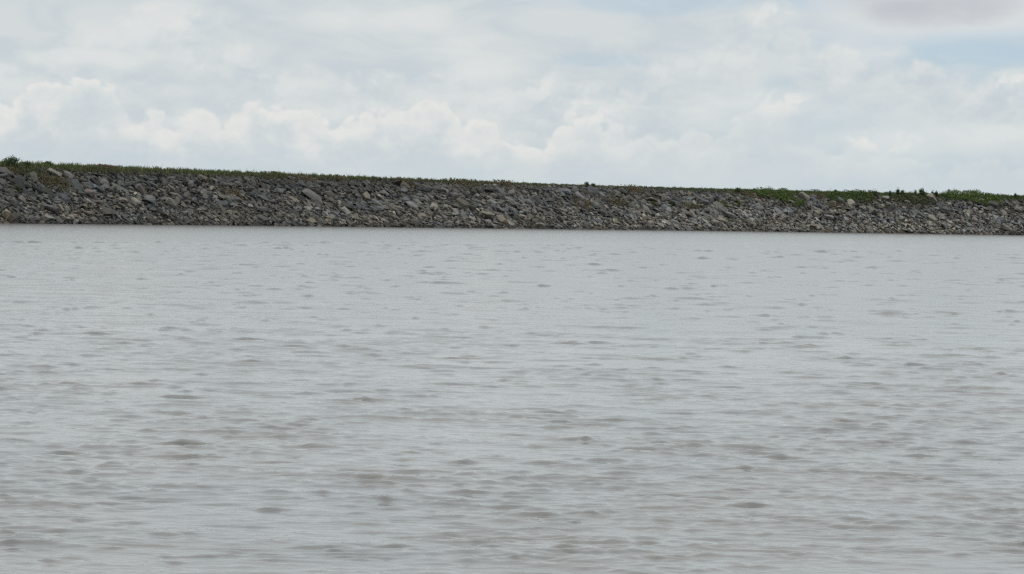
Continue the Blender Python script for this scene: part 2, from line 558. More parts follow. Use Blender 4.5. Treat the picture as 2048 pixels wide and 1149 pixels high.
# ------------------------------------------------------------------ land beyond the dam, one sheet to the horizon
def build_ground():
    back = surf(ss[::20], np.full(len(ss[::20]), 33.0))
    # a wide band that starts under the bank's back slope and goes on to the horizon
    rows = [back[:, :2]]
    nrm = np.stack([NX[::20], NY[::20]], 1)
    for w in (60, 150, 400, 1200, 5000):
        f = rows[0] + nrm * w + np.stack([(rows[0][:, 0] - 20) * w * 0.006, np.zeros(len(rows[0]))], 1)
        rows.append(f)
    V = np.concatenate([np.c_[r, np.full(len(r), 0.35)] for r in rows])
    n = len(rows[0]); i = np.arange(len(rows) - 1)[:, None]; j = np.arange(n - 1)[None, :]
    Fq = np.stack([i * n + j, i * n + j + 1, (i + 1) * n + j + 1, (i + 1) * n + j], -1).reshape(-1, 4)
    m, t, b = material('pasture')
    geo = t.node('ShaderNodeNewGeometry')
    t.put(b.inputs['Base Color'], t.mix(t.noise(geo.outputs['Position'], 0.05, 6, 0.6), (0.05, 0.07, 0.025), (0.13, 0.12, 0.06)))
    b.inputs['Roughness'].default_value = 0.9
    o = link('ground', np_mesh('ground', V, Fq), m)
    tag(o, kind='structure')


build_ground()

# ------------------------------------------------------------------ embankment
emb_at = surf(S_MAX * 0.5, 6.0)
emb = empty('embankment', (float(emb_at[0]), float(emb_at[1]), 0), 'long dark grey riprap embankment of tumbled stone blocks between the lake and the sky', 'embankment')
EMB = np.array([emb_at[0], emb_at[1], 0.0])


def build_core():
    s = ss[::2]
    t = np.r_[np.linspace(-9, 12.4, 60), 13.6, 14.5, 17.5, 19.5, 26, 34]
    S, T = np.meshgrid(s, t, indexing='ij')
    V = surf(S.ravel(), T.ravel())
    k = (T.ravel() < 13)
    V[k, 2] += rng.normal(0, 0.07, k.sum()) - 0.12
    V[~k, 2] -= 0.03
    V -= EMB
    n, mm = S.shape
    i = np.arange(n - 1)[:, None]; j = np.arange(mm - 1)[None, :]
    Fq = np.stack([i * mm + j, i * mm + j + 1, (i + 1) * mm + j + 1, (i + 1) * mm + j], -1).reshape(-1, 4)[:, ::-1]
    m, t_, b = material('earth_and_gravel')
    geo = t_.node('ShaderNodeNewGeometry')
    t_.put(b.inputs['Base Color'], t_.mix(t_.noise(geo.outputs['Position'], 1.5, 6, 0.65), (0.03, 0.027, 0.022), (0.085, 0.075, 0.06)))  # earth colour darkened to deepen the shade between the stones
    b.inputs['Roughness'].default_value = 0.95
    bump(t_, b, t_.noise(geo.outputs['Position'], 5, 6, 0.7), 1.0, 0.2)
    link('earth_slope', np_mesh('earth_slope', V, Fq), m, emb)
    # gravel track along the top
    t2 = np.array([14.6, 15.0, 18.6, 19.0]); zz = np.array([0.0, 0.09, 0.09, 0.0])
    S, T = np.meshgrid(s, t2, indexing='ij')
    V = surf(S.ravel(), T.ravel()); V[:, 2] += np.tile(zz, len(s)) - 0.015
    V -= EMB
    n, mm = S.shape
    i = np.arange(n - 1)[:, None]; j = np.arange(mm - 1)[None, :]
    Fq = np.stack([i * mm + j, i * mm + j + 1, (i + 1) * mm + j + 1, (i + 1) * mm + j], -1).reshape(-1, 4)[:, ::-1]
    m, t_, b = material('crushed_gravel')
    geo = t_.node('ShaderNodeNewGeometry')
    t_.put(b.inputs['Base Color'], t_.mix(t_.noise(geo.outputs['Position'], 3, 6, 0.7), (0.22, 0.20, 0.17), (0.34, 0.31, 0.27)))
    b.inputs['Roughness'].default_value = 0.95
    link('gravel_track', np_mesh('gravel_track', V, Fq), m, emb)


build_core()

# ------------------------------------------------------------------ stones
import bmesh


def hull_template(k, flat, npts, chip):
    """an angular broken block: convex hull of points pushed out towards a box"""
    r = random.Random(1000 + k)
    bm = bmesh.new()
    for _ in range(npts):
        p = Vector((r.gauss(0, 1), r.gauss(0, 1), r.gauss(0, 1))).normalized()
        q = Vector([math.copysign(abs(c) ** 0.55, c) for c in p])
        q *= r.uniform(1 - chip, 1.0)
        # the plan is skewed so blocks are not all rectangular
        q.x += 0.25 * q.y * r.uniform(-1, 1)
        bm.verts.new((q.x, q.y, q.z * flat))
    bmesh.ops.convex_hull(bm, input=bm.verts)
    for vv in [w for w in bm.verts if not w.link_faces]: bm.verts.remove(vv)
    bmesh.ops.triangulate(bm, faces=bm.faces)
    bmesh.ops.recalc_face_normals(bm, faces=bm.faces)
    bm.verts.index_update()
    ext = max(max(abs(c) for c in vv.co) for vv in bm.verts)
    V = np.array([vv.co[:] for vv in bm.verts]) / ext
    Fc = np.array([[vv.index for vv in f.verts] for f in bm.faces])
    bm.free()
    return V, Fc


TEMPL = [hull_template(k, 1.0, 13 + k % 7, 0.3) for k in range(48)]
T_MESH = [np_mesh('stone_shape', V, Fc) for V, Fc in TEMPL]
for me in T_MESH: me.materials.append(M_STONE)


def rot_basis(long, nrm):
    """rows: long axis, second axis, normal"""
    a = long / np.linalg.norm(long)
    c = nrm - a * np.dot(nrm, a); c /= np.linalg.norm(c)
    b = np.cross(c, a)
    return np.stack([a, b, c])


PAL = np.array([[.175, .165, .150], [.145, .140, .135], [.120, .120, .125], [.19, .175, .15], [.105, .11, .105], [.165, .14, .125],
                [.135, .145, .135], [.155, .155, .165], [.21, .195, .165], [.09, .088, .085], [.115, .105, .085]])


def stone_colour(s, t, r):
    """stone kinds: darker and browner towards the top, paler where the lake has washed them"""
    f = t / 12.6
    c = PAL[int(r.choice(len(PAL), p=[.15, .16, .14, .1, .12, .06, .07, .07, .05, .05, .03]))].copy()
    c *= r.uniform(0.5, 1.6) * 0.98 * np.array([1.04, 1.0, 0.94])
    c *= 1.20 - 0.54 * np.clip((f - 0.10) / 0.75, 0, 1)
    xx = math.sin(s * 0.11 + 1.3) * math.sin(s * 0.043 + t * 0.5) + 0.6 * math.sin(s * 0.29 + t * 0.7)
    c *= 1.0 + 0.16 * xx
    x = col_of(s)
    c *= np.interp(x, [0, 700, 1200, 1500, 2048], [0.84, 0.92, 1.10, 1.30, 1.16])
    if f < 0.045: c *= 0.55          # wet foot
    if f < 0.28: c *= np.array([1.02, 1.0, 0.965])
    if math.sin(s * 0.21 + 0.8) * math.sin(s * 0.075 + t * 0.9 + 2) > 0.35: c *= np.array([0.93, 0.99, 1.07])
    if r.random() < 0.05: c *= 1.6
    return np.clip(c, 0.03, 0.5)


s_lo = np.interp(-65.9, CX, ss) - 34
s_hi = np.interp(107.5, CX, ss) + 40
N_ST = 31000
recs = []
for i in range(N_ST):
    s = rng.uniform(s_lo, s_hi)
    t = rng.uniform(-1.1, 12.6)
    x_c = col_of(s)
    fz = t / 12.6
    q_ = rng.random()
    L = math.exp(rng.normal(math.log(0.74), 0.28)) if q_ < 0.08 else math.exp(rng.normal(math.log(0.36), 0.36)) if q_ < 0.62 else math.exp(rng.normal(math.log(0.24), 0.3))
    L *= 1.12 if fz > 0.35 else 0.92
    L *= np.interp(x_c, [0, 1100, 1400, 2048], [1.0, 1.0, 0.95, 1.05])
    L = min(max(L, 0.16), 1.6)
    if t > 11.2: L = min(L, 0.45 if rng.random() < 0.8 else 0.7)
    B = L * rng.uniform(0.42, 0.8); T = L * min(0.75, max(0.14, rng.normal(0.29, 0.13)))
    x, y, nx, ny, h = [float(q) for q in frame(s)]
    sl = 1 / math.hypot(1, 0.62)
    down = np.array([-nx * sl, -ny * sl, -0.62 * sl]); tang = np.array([-ny * -1, -nx, 0]) if False else np.array([ny, -nx, 0.0])
    nrm = np.cross(tang, down); nrm = nrm if nrm[2] > 0 else -nrm
    ang = rng.normal(-0.1, 0.45)
    lo = down * math.cos(ang) + tang * math.sin(ang)
    lo = lo + nrm * rng.normal(0.12, 0.24)
    nn = nrm * 0.75 + np.array([0, 0, 0.4]) + rng.normal(0, 0.36, 3)
    Bz = rot_basis(lo, nn)
    p = np.array([x + nx * t, y + ny * t, np.interp(t, PT, PZ) * h]) + nrm * (T * rng.uniform(-0.15, 0.75) + rng.uniform(0.0, 0.20) - (0.25 if t > 11.2 else 0.0))
    recs.append([int(rng.integers(len(TEMPL))), p, Bz, np.array([L, B, T]), stone_colour(s, t, rng), s, t, L * B / (y * y)])

# boulders that stand out in the photograph: column, row, length and height in photo pixels, tilt (degrees, + falls to the right), colour, label
BOULDERS = [
    (12, 429, 24, 20, 20, (.36, .30, .22), 'tan rounded boulder resting at the waterline at the far left edge'),
    (178, 383, 28, 17, 12, (.30, .255, .235), 'pale pinkish grey rounded boulder above the water near the left end'),
    (283, 378, 30, 12, 42, (.24, .20, .175), 'reddish elongated block tilted steeply over a dark hollow, left part of slope'),
    (342, 405, 32, 20, 18, (.25, .235, .20), 'big smooth grey boulder with a dark shaded hollow under its right side'),
    (380, 366, 14, 17, 80, (.22, .21, .20), 'upright squarish pale slab high on the left part of the slope'),
    (345, 388, 18, 9, 12, (.34, .32, .27), 'small pale oval stone perched right above the big smooth grey boulder'),
    (176, 425, 26, 10, 8, (.36, .30, .26), 'pink topped flat stone low by the water near the left end'),
    (112, 346, 40, 9, 26, (.33, .29, .25), 'long thin pale slab under the grass near the top left'),
    (43, 397, 22, 12, 44, (.28, .25, .21), 'narrow tan block leaning steeply near the left edge, halfway up the slope'),
    (823, 411, 34, 11, 30, (.33, .32, .30), 'long pale grey slab lying tilted in the middle of the dark rocks'),
    (885, 398, 15, 7, 8, (.36, .33, .29), 'small flat pale stone to the right of the long pale tilted slab'),
    (972, 431, 34, 15, 10, (.31, .285, .225), 'broad pale tan boulder above the waterline at the middle of the dam'),
    (622, 389, 54, 14, 33, (.24, .23, .205), 'very long grey slab sloping down to the right, left of the middle'),
    (522, 418, 28, 13, 6, (.23, .225, .21), 'blocky flat faced grey stone with a level top, left of the middle'),
    (581, 354, 18, 8, 8, (.31, .30, .28), 'pale stone at the grass edge on the crest, left of the middle'),
    (660, 376, 16, 9, 30, (.33, .31, .27), 'pale oval stone under the crest above the very long grey slab'),
    (1429, 444, 18, 14, 14, (.37, .345, .275), 'rounded cream boulder just above the waterline, right of the middle'),
    (1456, 429, 24, 12, 14, (.36, .345, .31), 'pale grey wedge shaped boulder over a dark gap, right of the middle'),
    (1326, 393, 11, 15, 60, (.33, .30, .25), 'upright pale tan stone just below the crest, right of the middle'),
    (1421, 397, 10, 18, 78, (.24, .22, .205), 'tall rounded grey stone standing on end below the crest'),
    (1408, 404, 22, 11, 16, (.22, .21, .225), 'purplish grey wedge shaped block beside the tall standing stone'),
    (1500, 445, 12, 18, 62, (.34, .32, .27), 'upright pale stone low on the slope below the leftmost green creeper mat'),
    (1607, 391, 26, 10, 34, (.36, .325, .26), 'tan tilted slab at the top between two green creeper mats'),
    (1770, 396, 18, 8, 8, (.38, .36, .32), 'palest flat stone among the shrubs at the top right'),
    (1777, 408, 16, 7, 2, (.26, .26, .235), 'rectangular grey block below the palest flat stone at the top right'),
    (1813, 405, 13, 7, 10, (.37, .345, .31), 'small whitish stone in the dark green creeper at the right'),
    (1656, 435, 24, 9, 8, (.33, .31, .295), 'whitish flat stone halfway up the slope below the utility pole'),
    (1625, 452, 16, 14, 40, (.31, .285, .22), 'tan angular stone near the waterline below the utility pole'),
    (1887, 452, 18, 10, 22, (.30, .29, .27), 'pale grey stone low on the slope below the brightest green creeper'),
    (2036, 419, 22, 11, 30, (.33, .31, .275), 'long pale tan slab near the top at the right edge'),
    (2012, 456, 24, 13, 30, (.30, .285, .25), 'large tan grey slab low on the slope near the right edge'),
]
b_sites = []
b_at = []
for k, (px, py, lp, hp, tilt, colr, lab) in enumerate(BOULDERS):
    s, t = hit(px, py + hp * 0.3 + (2.0 if py < 400 and px < 1700 else 0.5))
    b_sites.append((s, t))
    x, y, nx, ny, h = [float(q) for q in frame(s)]
    p = np.array([x + nx * t, y + ny * t, np.interp(t, PT, PZ) * h])
    m_px = float(np.linalg.norm(p)) / FPX
    nrm = np.array([-nx * 0.53, -ny * 0.53, 0.85])
    view = -p / np.linalg.norm(p)
    ti = math.radians(tilt + 1.0)
    lo = np.array([math.cos(ti), 0.0, -math.sin(ti)])
    # lay the long axis against the slope, keeping its tilt as seen from the water
    lo = lo - view * np.dot(lo, view)
    nn = nrm + np.array([-math.sin(ti) * -0.3, 0, 0.3])
    Bz = rot_basis(lo, nn)
    Ld = lp * m_px * 0.5; Th = hp * m_px * 0.47
    if hp > lp: Ld, Th = hp * m_px * 0.53, lp * m_px * 0.52
    Wd = 0.5 * (Ld + Th) * 0.9
    pos = p + nrm * (Th * 0.35 + (0.16 if t < 11 else -0.05)) + view * 0.45
    b_at.append((pos, lp, hp))
    o = link('boulder', T_MESH[(k * 7 + 3) % len(T_MESH)])
    Rm = Bz.T
    o.matrix_world = Matrix(((Rm[0, 0] * Ld, Rm[0, 1] * Wd, Rm[0, 2] * Th, pos[0]), (Rm[1, 0] * Ld, Rm[1, 1] * Wd, Rm[1, 2] * Th, pos[1]),
                             (Rm[2, 0] * Ld, Rm[2, 1] * Wd, Rm[2, 2] * Th, pos[2]), (0, 0, 0, 1)))
    o.color = (colr[0] * 0.74, colr[1] * 0.74, colr[2] * 0.74, 1)
    tag(o, lab, 'boulder', 'standout boulders of the riprap')
    o['reach'] = float(Ld)
BS = np.array(b_sites)

# keep the ordinary stones from burying the standout boulders
keep = []
for r in recs:
    d = np.hypot(BS[:, 0] - r[5], (BS[:, 1] - r[6]) * 1.15)
    j = int(np.argmin(d))
    px = BOULDERS[j]
    reach = 0.5 * max(px[2], px[3]) * 0.085
    if d[j] < reach * 0.95 + r[3][0] * 0.35 and (r[6] < BS[j, 1] + 0.3) and r[3][0] > 0.25: continue
    # nor lie on top of them, on the water side
    hid = False
    for q in np.argsort(d)[:3]:
        bp, lp_, hp_ = b_at[q]
        dist = np.linalg.norm(bp)
        ax = abs(r[1][0] / r[1][1] - bp[0] / bp[1]) * FPX; ay = abs((r[1][2] - CAM_H) / r[1][1] - (bp[2] - CAM_H) / bp[1]) * FPX
        e_ = r[3][0] * FPX / dist
        if np.linalg.norm(r[1]) < dist + 0.6 and (ax / (lp_ * 0.5 + e_ * 0.5)) ** 2 + (ay / (hp_ * 0.5 + e_ * 0.4)) ** 2 < 1: hid = True
    if hid: continue
    keep.append(r)
recs = keep


def in_frame(r):
    c = col_of(r[5])
    return 2 < c < 2046 and 0.15 < r[6] < 12.5


order = sorted([i for i, r in enumerate(recs) if in_frame(r)], key=lambda i: -recs[i][7])
picked = set(order[:300])
emb.color = (0.2, 0.2, 0.2, 1)
for i in order[:300]:
    k, p, Bz, sz, c, s, t, a = recs[i]
    o = link('stone', T_MESH[k], None, emb)
    Rm = Bz.T * sz[None, :]
    q = p - EMB
    o.matrix_local = Matrix(((*Rm[0], q[0]), (*Rm[1], q[1]), (*Rm[2], q[2]), (0, 0, 0, 1)))
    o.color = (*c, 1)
VV, FF, CC, off = [], [], [], 0
for i, (k, p, Bz, sz, c, s, t, a) in enumerate(recs):
    if i in picked: continue
    V, Fc = TEMPL[k]
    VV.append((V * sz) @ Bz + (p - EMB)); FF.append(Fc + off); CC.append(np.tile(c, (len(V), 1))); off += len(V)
# small chips that fill the gaps
for i in range(7000):
    s = rng.uniform(s_lo, s_hi); t = rng.uniform(-0.4, 12.6)
    x, y, nx, ny, h = [float(q) for q in frame(s)]
    L = rng.uniform(0.10, 0.24)
    Bz = rot_basis(rng.normal(0, 1, 3), rng.normal(0, 1, 3))
    p = np.array([x + nx * t, y + ny * t, np.interp(t, PT, PZ) * h + rng.uniform(0, 0.35)])
    V, Fc = TEMPL[int(rng.integers(12))]
    VV.append((V * np.array([L, L * .8, L * .55])) @ Bz + (p - EMB)); FF.append(Fc + off)
    CC.append(np.tile(stone_colour(s, t, rng) * rng.uniform(0.55, 1.1), (len(V), 1))); off += len(V)  # chips tinted darker: gap shade put into their colour
rip = link('riprap_stones', np_mesh('riprap_stones', np.vstack(VV), np.vstack(FF), np.vstack(CC)), M_RIPRAP, emb)
tag(rip, kind='stuff')

# ------------------------------------------------------------------ vegetation
def quads(centers, size, r, aspect=0.55, up=0.0):
    """leaf-like rhombs with random facing"""
    n = len(centers)
    a = r.normal(0, 1, (n, 3)); a[:, 2] += up; a /= np.linalg.norm(a, axis=1)[:, None]
    b = r.normal(0, 1, (n, 3)); b -= a * (a * b).sum(1)[:, None]; b /= np.linalg.norm(b, axis=1)[:, None]
    sz = (size * r.uniform(0.6, 1.35, n))[:, None]
    V = np.stack([centers - a * sz, centers + b * sz * aspect, centers + a * sz, centers - b * sz * aspect], 1).reshape(-1, 3)
    return V, np.arange(4 * n).reshape(-1, 4)


def pick_colour(n, cols_, r):
    c = np.array(cols_)[r.integers(0, len(cols_), n)]
    return c * r.uniform(0.65, 1.35, (n, 1))


DARK = [(.065, .095, .036), (.080, .118, .042), (.052, .076, .032)]
BRIGHT = [(.090, .140, .035), (.112, .165, .044), (.072, .115, .030), (.125, .15, .048)]
OLIVE = [(.105, .105, .050), (.13, .12, .060), (.085, .087, .042)]
DRY = [(.17, .135, .080), (.14, .105, .070), (.16, .12, .08)]


def build_grass():
    """the fringe of grass and weeds along the crest"""
    r = np.random.default_rng(21)
    n = 85000
    s = r.uniform(s_lo, s_hi, n)
    col = col_of(s)
    # the strip is deep on the left, thin in the middle
    depth = np.interp(col, [-200, 0, 500, 900, 1200, 1500, 1700, 2048, 2300], [2.1, 2.1, 1.75, 1.25, 1.0, 1.1, 2.9, 2.7, 2.0])
    t = 14.0 - np.abs(r.normal(0, 0.62, n)) * depth
    patch = 0.5 + 0.5 * np.sin(s * 0.9 + 2 * np.sin(s * 0.23)) * np.sin(s * 0.37 + t * 0.8)
    ok = (t > 9.4) & (r.random(n) < np.interp(col, [0, 700, 1000, 1440, 1520], [0.6, 0.5, 0.3, 0.3, 0.8]) + 0.6 * patch)
    s, t, col, patch = s[ok], t[ok], col[ok], patch[ok]
    n = len(s)
    base = surf(s, t); base[:, 2] += np.where(t < 12.6, 0.22, 0.0)
    hgt = np.interp(col, [0, 500, 1000, 1250, 1600, 2048], [0.56, 0.48, 0.38, 0.24, 0.32, 0.34]) * r.uniform(0.4, 1.25, n)
    tuft = 0.5 + 0.28 * np.sin(s * 2.3 + 1.7 * np.sin(s * 0.61)) + 0.22 * np.sin(s * 5.1 + 2.2 * np.sin(s * 1.13) + t * 2)
    tuft = np.clip(tuft, 0, 1)
    hgt *= 0.45 + 1.05 * tuft ** 1.5
    tall = r.random(n) < 0.006
    hgt[tall] *= r.uniform(1.5, 2.4, tall.sum())
    w = np.where(tall, 0.03, r.uniform(0.025, 0.075, n))
    th = r.uniform(0, 6.28, n)
    lean = r.normal(0, 0.3, (n, 2)) * hgt[:, None]
    wx, wy = np.cos(th) * w, np.sin(th) * w
    z0 = np.zeros(n)
    b0 = base + np.stack([-wx, -wy, z0 - 0.05], 1); b1 = base + np.stack([wx, wy, z0 - 0.05], 1)
    mid0 = base + np.stack([-wx * .8 + lean[:, 0] * .4, -wy * .8 + lean[:, 1] * .4, hgt * 0.55], 1)
    mid1 = base + np.stack([wx * .8 + lean[:, 0] * .4, wy * .8 + lean[:, 1] * .4, hgt * 0.55], 1)
    t0 = base + np.stack([-wx * .15 + lean[:, 0], -wy * .15 + lean[:, 1], hgt], 1)
    t1 = base + np.stack([wx * .15 + lean[:, 0], wy * .15 + lean[:, 1], hgt], 1)
    V = np.stack([b0, b1, mid1, mid0, t1, t0], 1).reshape(-1, 3)
    o = np.arange(n)[:, None] * 6
    Fq = np.concatenate([o + np.array([[0, 1, 2, 3]]), o + np.array([[3, 2, 4, 5]])])
    c = pick_colour(n, [(.135, .185, .062), (.160, .210, .070), (.110, .150, .055), (.165, .180, .078)], r)
    c *= (0.50 + 0.6 * tuft)[:, None] * (0.85 + 0.3 * patch)[:, None]
    dry = r.random(n) < np.interp(t, [10.5, 12.5, 13.6], [0.65, 0.25, 0.06])
    c[dry] = pick_colour(int(dry.sum()), DRY + OLIVE, r)
    olive = (col > 850) & (col < 1480) & (r.random(n) < 0.6)
    c[olive] = pick_colour(int(olive.sum()), OLIVE, r)
    lush = (col > 1470) & (r.random(n) < 0.75)
    c[lush] = pick_colour(int(lush.sum()), BRIGHT + DARK + BRIGHT, r)
    g = link('grass', np_mesh('grass', V, Fq, np.repeat(c, 6, axis=0)), M_LEAF)
    tag(g, 'fringe of grass and weeds along the crest of the embankment', 'grass', kind='stuff')


build_grass()


def build_weeds():
    """dry and olive weeds that have grown over the stones in patches"""
    r = np.random.default_rng(33)
    B_, H_, C_ = [], [], []
    for px, py, rx, ry, pal, n in [(110, 372, 40, 14, OLIVE + DRY, 800), (60, 350, 40, 9, OLIVE + DARK, 500), (210, 340, 30, 7, DRY, 350), (30, 350, 18, 9, DRY + OLIVE, 300),
                                   (470, 392, 26, 10, DRY, 300), (610, 365, 26, 7, DRY, 350), (680, 364, 20, 6, DRY + OLIVE, 300), (545, 355, 40, 6, OLIVE, 350),
                                   (815, 372, 22, 8, OLIVE + DRY, 300), (930, 371, 60, 7, DRY + OLIVE, 700), (1010, 372, 30, 8, DRY, 350), (1270, 385, 26, 8, DRY, 400),
                                   (1165, 412, 30, 9, OLIVE + DRY, 450), (1235, 408, 28, 8, DRY + OLIVE, 400), (1385, 416, 36, 7, OLIVE + DRY, 600), (1500, 396, 22, 8, DRY, 300),
                                   (1640, 397, 16, 7, DRY, 250), (1670, 416, 26, 7, DRY, 400), (1745, 402, 14, 8, DRY, 250), (1850, 402, 60, 7, DARK + OLIVE, 700), (1990, 398, 40, 5, OLIVE, 350), (1450, 414, 22, 6, DARK + OLIVE, 300)]:
        s0, t0 = hit(px, py); p0 = surf(s0, t0); mp = float(np.linalg.norm(p0)) / FPX
        s1, t1 = hit(px, py - ry)
        e = r.normal(0, 0.5, (n, 2))
        # patches run down the slope with the stones
        s_ = s0 + e[:, 0] * rx * mp * 1.35; t_ = np.clip(t0 + e[:, 1] * max(0.5, t1 - t0), 0.5, 13.6)
        p = surf(s_, t_); p[:, 2] += 0.30 + r.uniform(0, 0.38, n)
        B_.append(p); C_.append(pick_colour(n, pal, r))
    p = np.vstack(B_)
    V, Fq = quads(p, 0.16, r, 0.5, 0.3)
    w = link('weeds', np_mesh('weeds', V, Fq, np.repeat(np.vstack(C_), 4, axis=0)), M_LEAF)
    tag(w, 'dry brown and olive weeds growing in patches between the stones', 'weeds', kind='stuff')


build_weeds()

M_STEM, _t, _b = material('woody_stem')
_geo = _t.node('ShaderNodeNewGeometry')
_t.put(_b.inputs['Base Color'], _t.mix(_t.noise(_geo.outputs['Position'], 8, 3), (.06, .045, .03), (.13, .10, .07)))
_b.inputs['Roughness'].default_value = 0.9


def tube_mesh(name, paths, sides=5):
    """tapered stems: each path is a list of (point, radius)"""
    V, Fq = [], []
    for path in paths:
        o = len(V)
        for k, (p, rr) in enumerate(path):
            q = Vector(path[min(k + 1, len(path) - 1)][0]) - Vector(path[max(k - 1, 0)][0])
            q.normalize()
            a = q.cross(Vector((0.3, 0.9, 0.2))).normalized(); b = q.cross(a)
            for j in range(sides):
                an = 2 * math.pi * j / sides
                V.append(tuple(Vector(p) + (a * math.cos(an) + b * math.sin(an)) * rr))
        for k in range(len(path) - 1):
            for j in range(sides):
                Fq.append((o + k * sides + j, o + k * sides + (j + 1) % sides, o + (k + 1) * sides + (j + 1) % sides, o + (k + 1) * sides + j))
    return np_mesh(name, np.array(V), np.array(Fq), smooth=True)


def shrub(px, py, wpx, hpx, cols_, label, seed, name='shrub', cat='shrub', group='shrubs along the crest', tall=False):
    """px, py: foot of the plant in the photograph; wpx, hpx: its width and height there"""
    r = np.random.default_rng(seed)
    s, t = hit(px, py)
    x, y, nx, ny, h = [float(q) for q in frame(s)]
    p = surf(s, t)
    mpp = float(np.linalg.norm(p)) / FPX
    w, hh = wpx * mpp, hpx * mpp
    root = empty(name, (float(p[0]), float(p[1]), float(p[2])), label, cat, group)
    # a handful of sprays, each a cloud of leaves round a stem's tip
    paths, cent = [], []
    nsp = 7 if w > 1.2 else 5
    for k in range(nsp):
        a = 2 * math.pi * (k + r.uniform(-.3, .3)) / nsp
        rad = w * 0.36 * math.sqrt(r.uniform(0.05, 1))
        tip = Vector((math.cos(a) * rad, math.sin(a) * rad, hh * r.uniform(0.45, 0.86)))
        if k == 0: tip = Vector((r.normal(0, .05) * w, 0, hh * 0.9))
        mid = Vector((tip.x * 0.45, tip.y * 0.45, tip.z * 0.55))
        paths.append([((tip.x * .08, tip.y * .08, -0.25), 0.030), (mid, 0.020), (tip, 0.008)])
        n = int(34 + 30 * min(w, 2))
        e = r.normal(0, 1, (n, 3)) * np.array([w * 0.14, w * 0.14, hh * 0.15])
        cent.append(np.array(tip) * np.array([1, 1, 0.86]) + e)
        f = r.uniform(0.3, 1, n // 3)[:, None]
        cent.append(np.array(tip) * f + r.normal(0, 0.07, (n // 3, 3)) * np.array([w, w, hh]))
    cc = np.vstack(cent); cc[:, 2] = np.maximum(cc[:, 2], 0.02)
    V, Fq = quads(cc, 0.055 + 0.045 * min(hh, 1.6), r, 0.5, 0.4)
    c = np.repeat(pick_colour(len(cc), cols_, r), 4, axis=0)
    f = link('foliage', np_mesh('foliage', V, Fq, c), M_LEAF, root)
    tag(f, kind='stuff')
    link('stem', tube_mesh('stem', paths), M_STEM, root)
    return root


SH = [
    (19, 338, 38, 22, DARK + [(.07, .06, .05)], 'largest dark green shrub on the crest at the far left'),
    (54, 337, 18, 12, DARK, 'small spiky dark weed clump right of the largest shrub at far left'),
    (97, 335, 28, 11, DARK, 'low wide dark green tuft on the crest left of the grassy stretch'),
    (1175, 375, 11, 10, DARK + OLIVE, 'dark bushy shrub alone on the crest at the middle of the dam'),
    (1187, 376, 11, 8, DARK, 'low dark shrub just right of the dark bushy one at mid crest'),
    (1476, 388, 16, 11, OLIVE + DARK, 'rounded olive grey shrub on the crest left of the green creeper mats'),
    (1510, 386, 10, 8, DARK, 'small dark shrub on the crest at the start of the leftmost creeper mat'),
    (1557, 390, 10, 10, BRIGHT, 'small bright green shrub on the crest above the leftmost creeper mat'),
    (1670, 390, 11, 10, DARK, 'dark round shrub on the crest right of the utility pole'),
    (1729, 396, 15, 14, BRIGHT + DARK, 'fresh green bush on the crest at the right end of the second creeper mat'),
    (1751, 398, 18, 16, OLIVE + DARK, 'grey olive bush on the crest above the palest flat stone'),
    (1781, 395, 8, 12, DARK, 'slim pointed dark shrub right of the grey olive bush'),
    (1795, 396, 9, 16, DARK, 'tall narrow dark shrub with a flat top on the right part of the crest'),
    (1806, 396, 9, 14, DARK, 'little dark shrub just right of the tall narrow flat topped one'),
    (1832, 394, 8, 12, DARK + BRIGHT, 'small green shrub leaning beside the tallest crest shrub, on its left'),
    (1843, 397, 13, 19, DARK, 'tallest dark shrub with a spreading head on the right part of the crest'),
    (1865, 396, 8, 12, DARK, 'dark upright shrub right of the tallest crest shrub'),
    (1874, 396, 7, 12, DARK, 'thin upright dark shrub at the left end of the brightest creeper mat'),
    (1885, 396, 8, 8, DARK + BRIGHT, 'low round green shrub on the crest inside the left end of the brightest mat'),
    (2030, 399, 7, 10, DARK, 'tiny dark shrub on the crest near the right edge'),
    (1476, 411, 16, 9, [(.11, .12, .03), (.13, .135, .035)], 'yellow green tuft growing among the rocks below the crest, right of the middle'),
    (1308, 416, 24, 12, OLIVE, 'olive green shrub among the rocks halfway up, right of the middle'),
    (38, 390, 14, 18, OLIVE + DARK, 'dark olive shrub in the rocks halfway up the slope at far left'),
    (112, 372, 26, 16, OLIVE, 'olive weedy shrub below the long thin pale slab at the top left'),
    (1345, 411, 14, 8, DARK, 'dark green shrub in a rock gap halfway up, right of the olive one'),
]
for k, (px, py, wp, hp, cl_, lab) in enumerate(SH):
    shrub(px, py, wp, hp, cl_, lab, 300 + k, group='shrubs and tufts on the embankment')


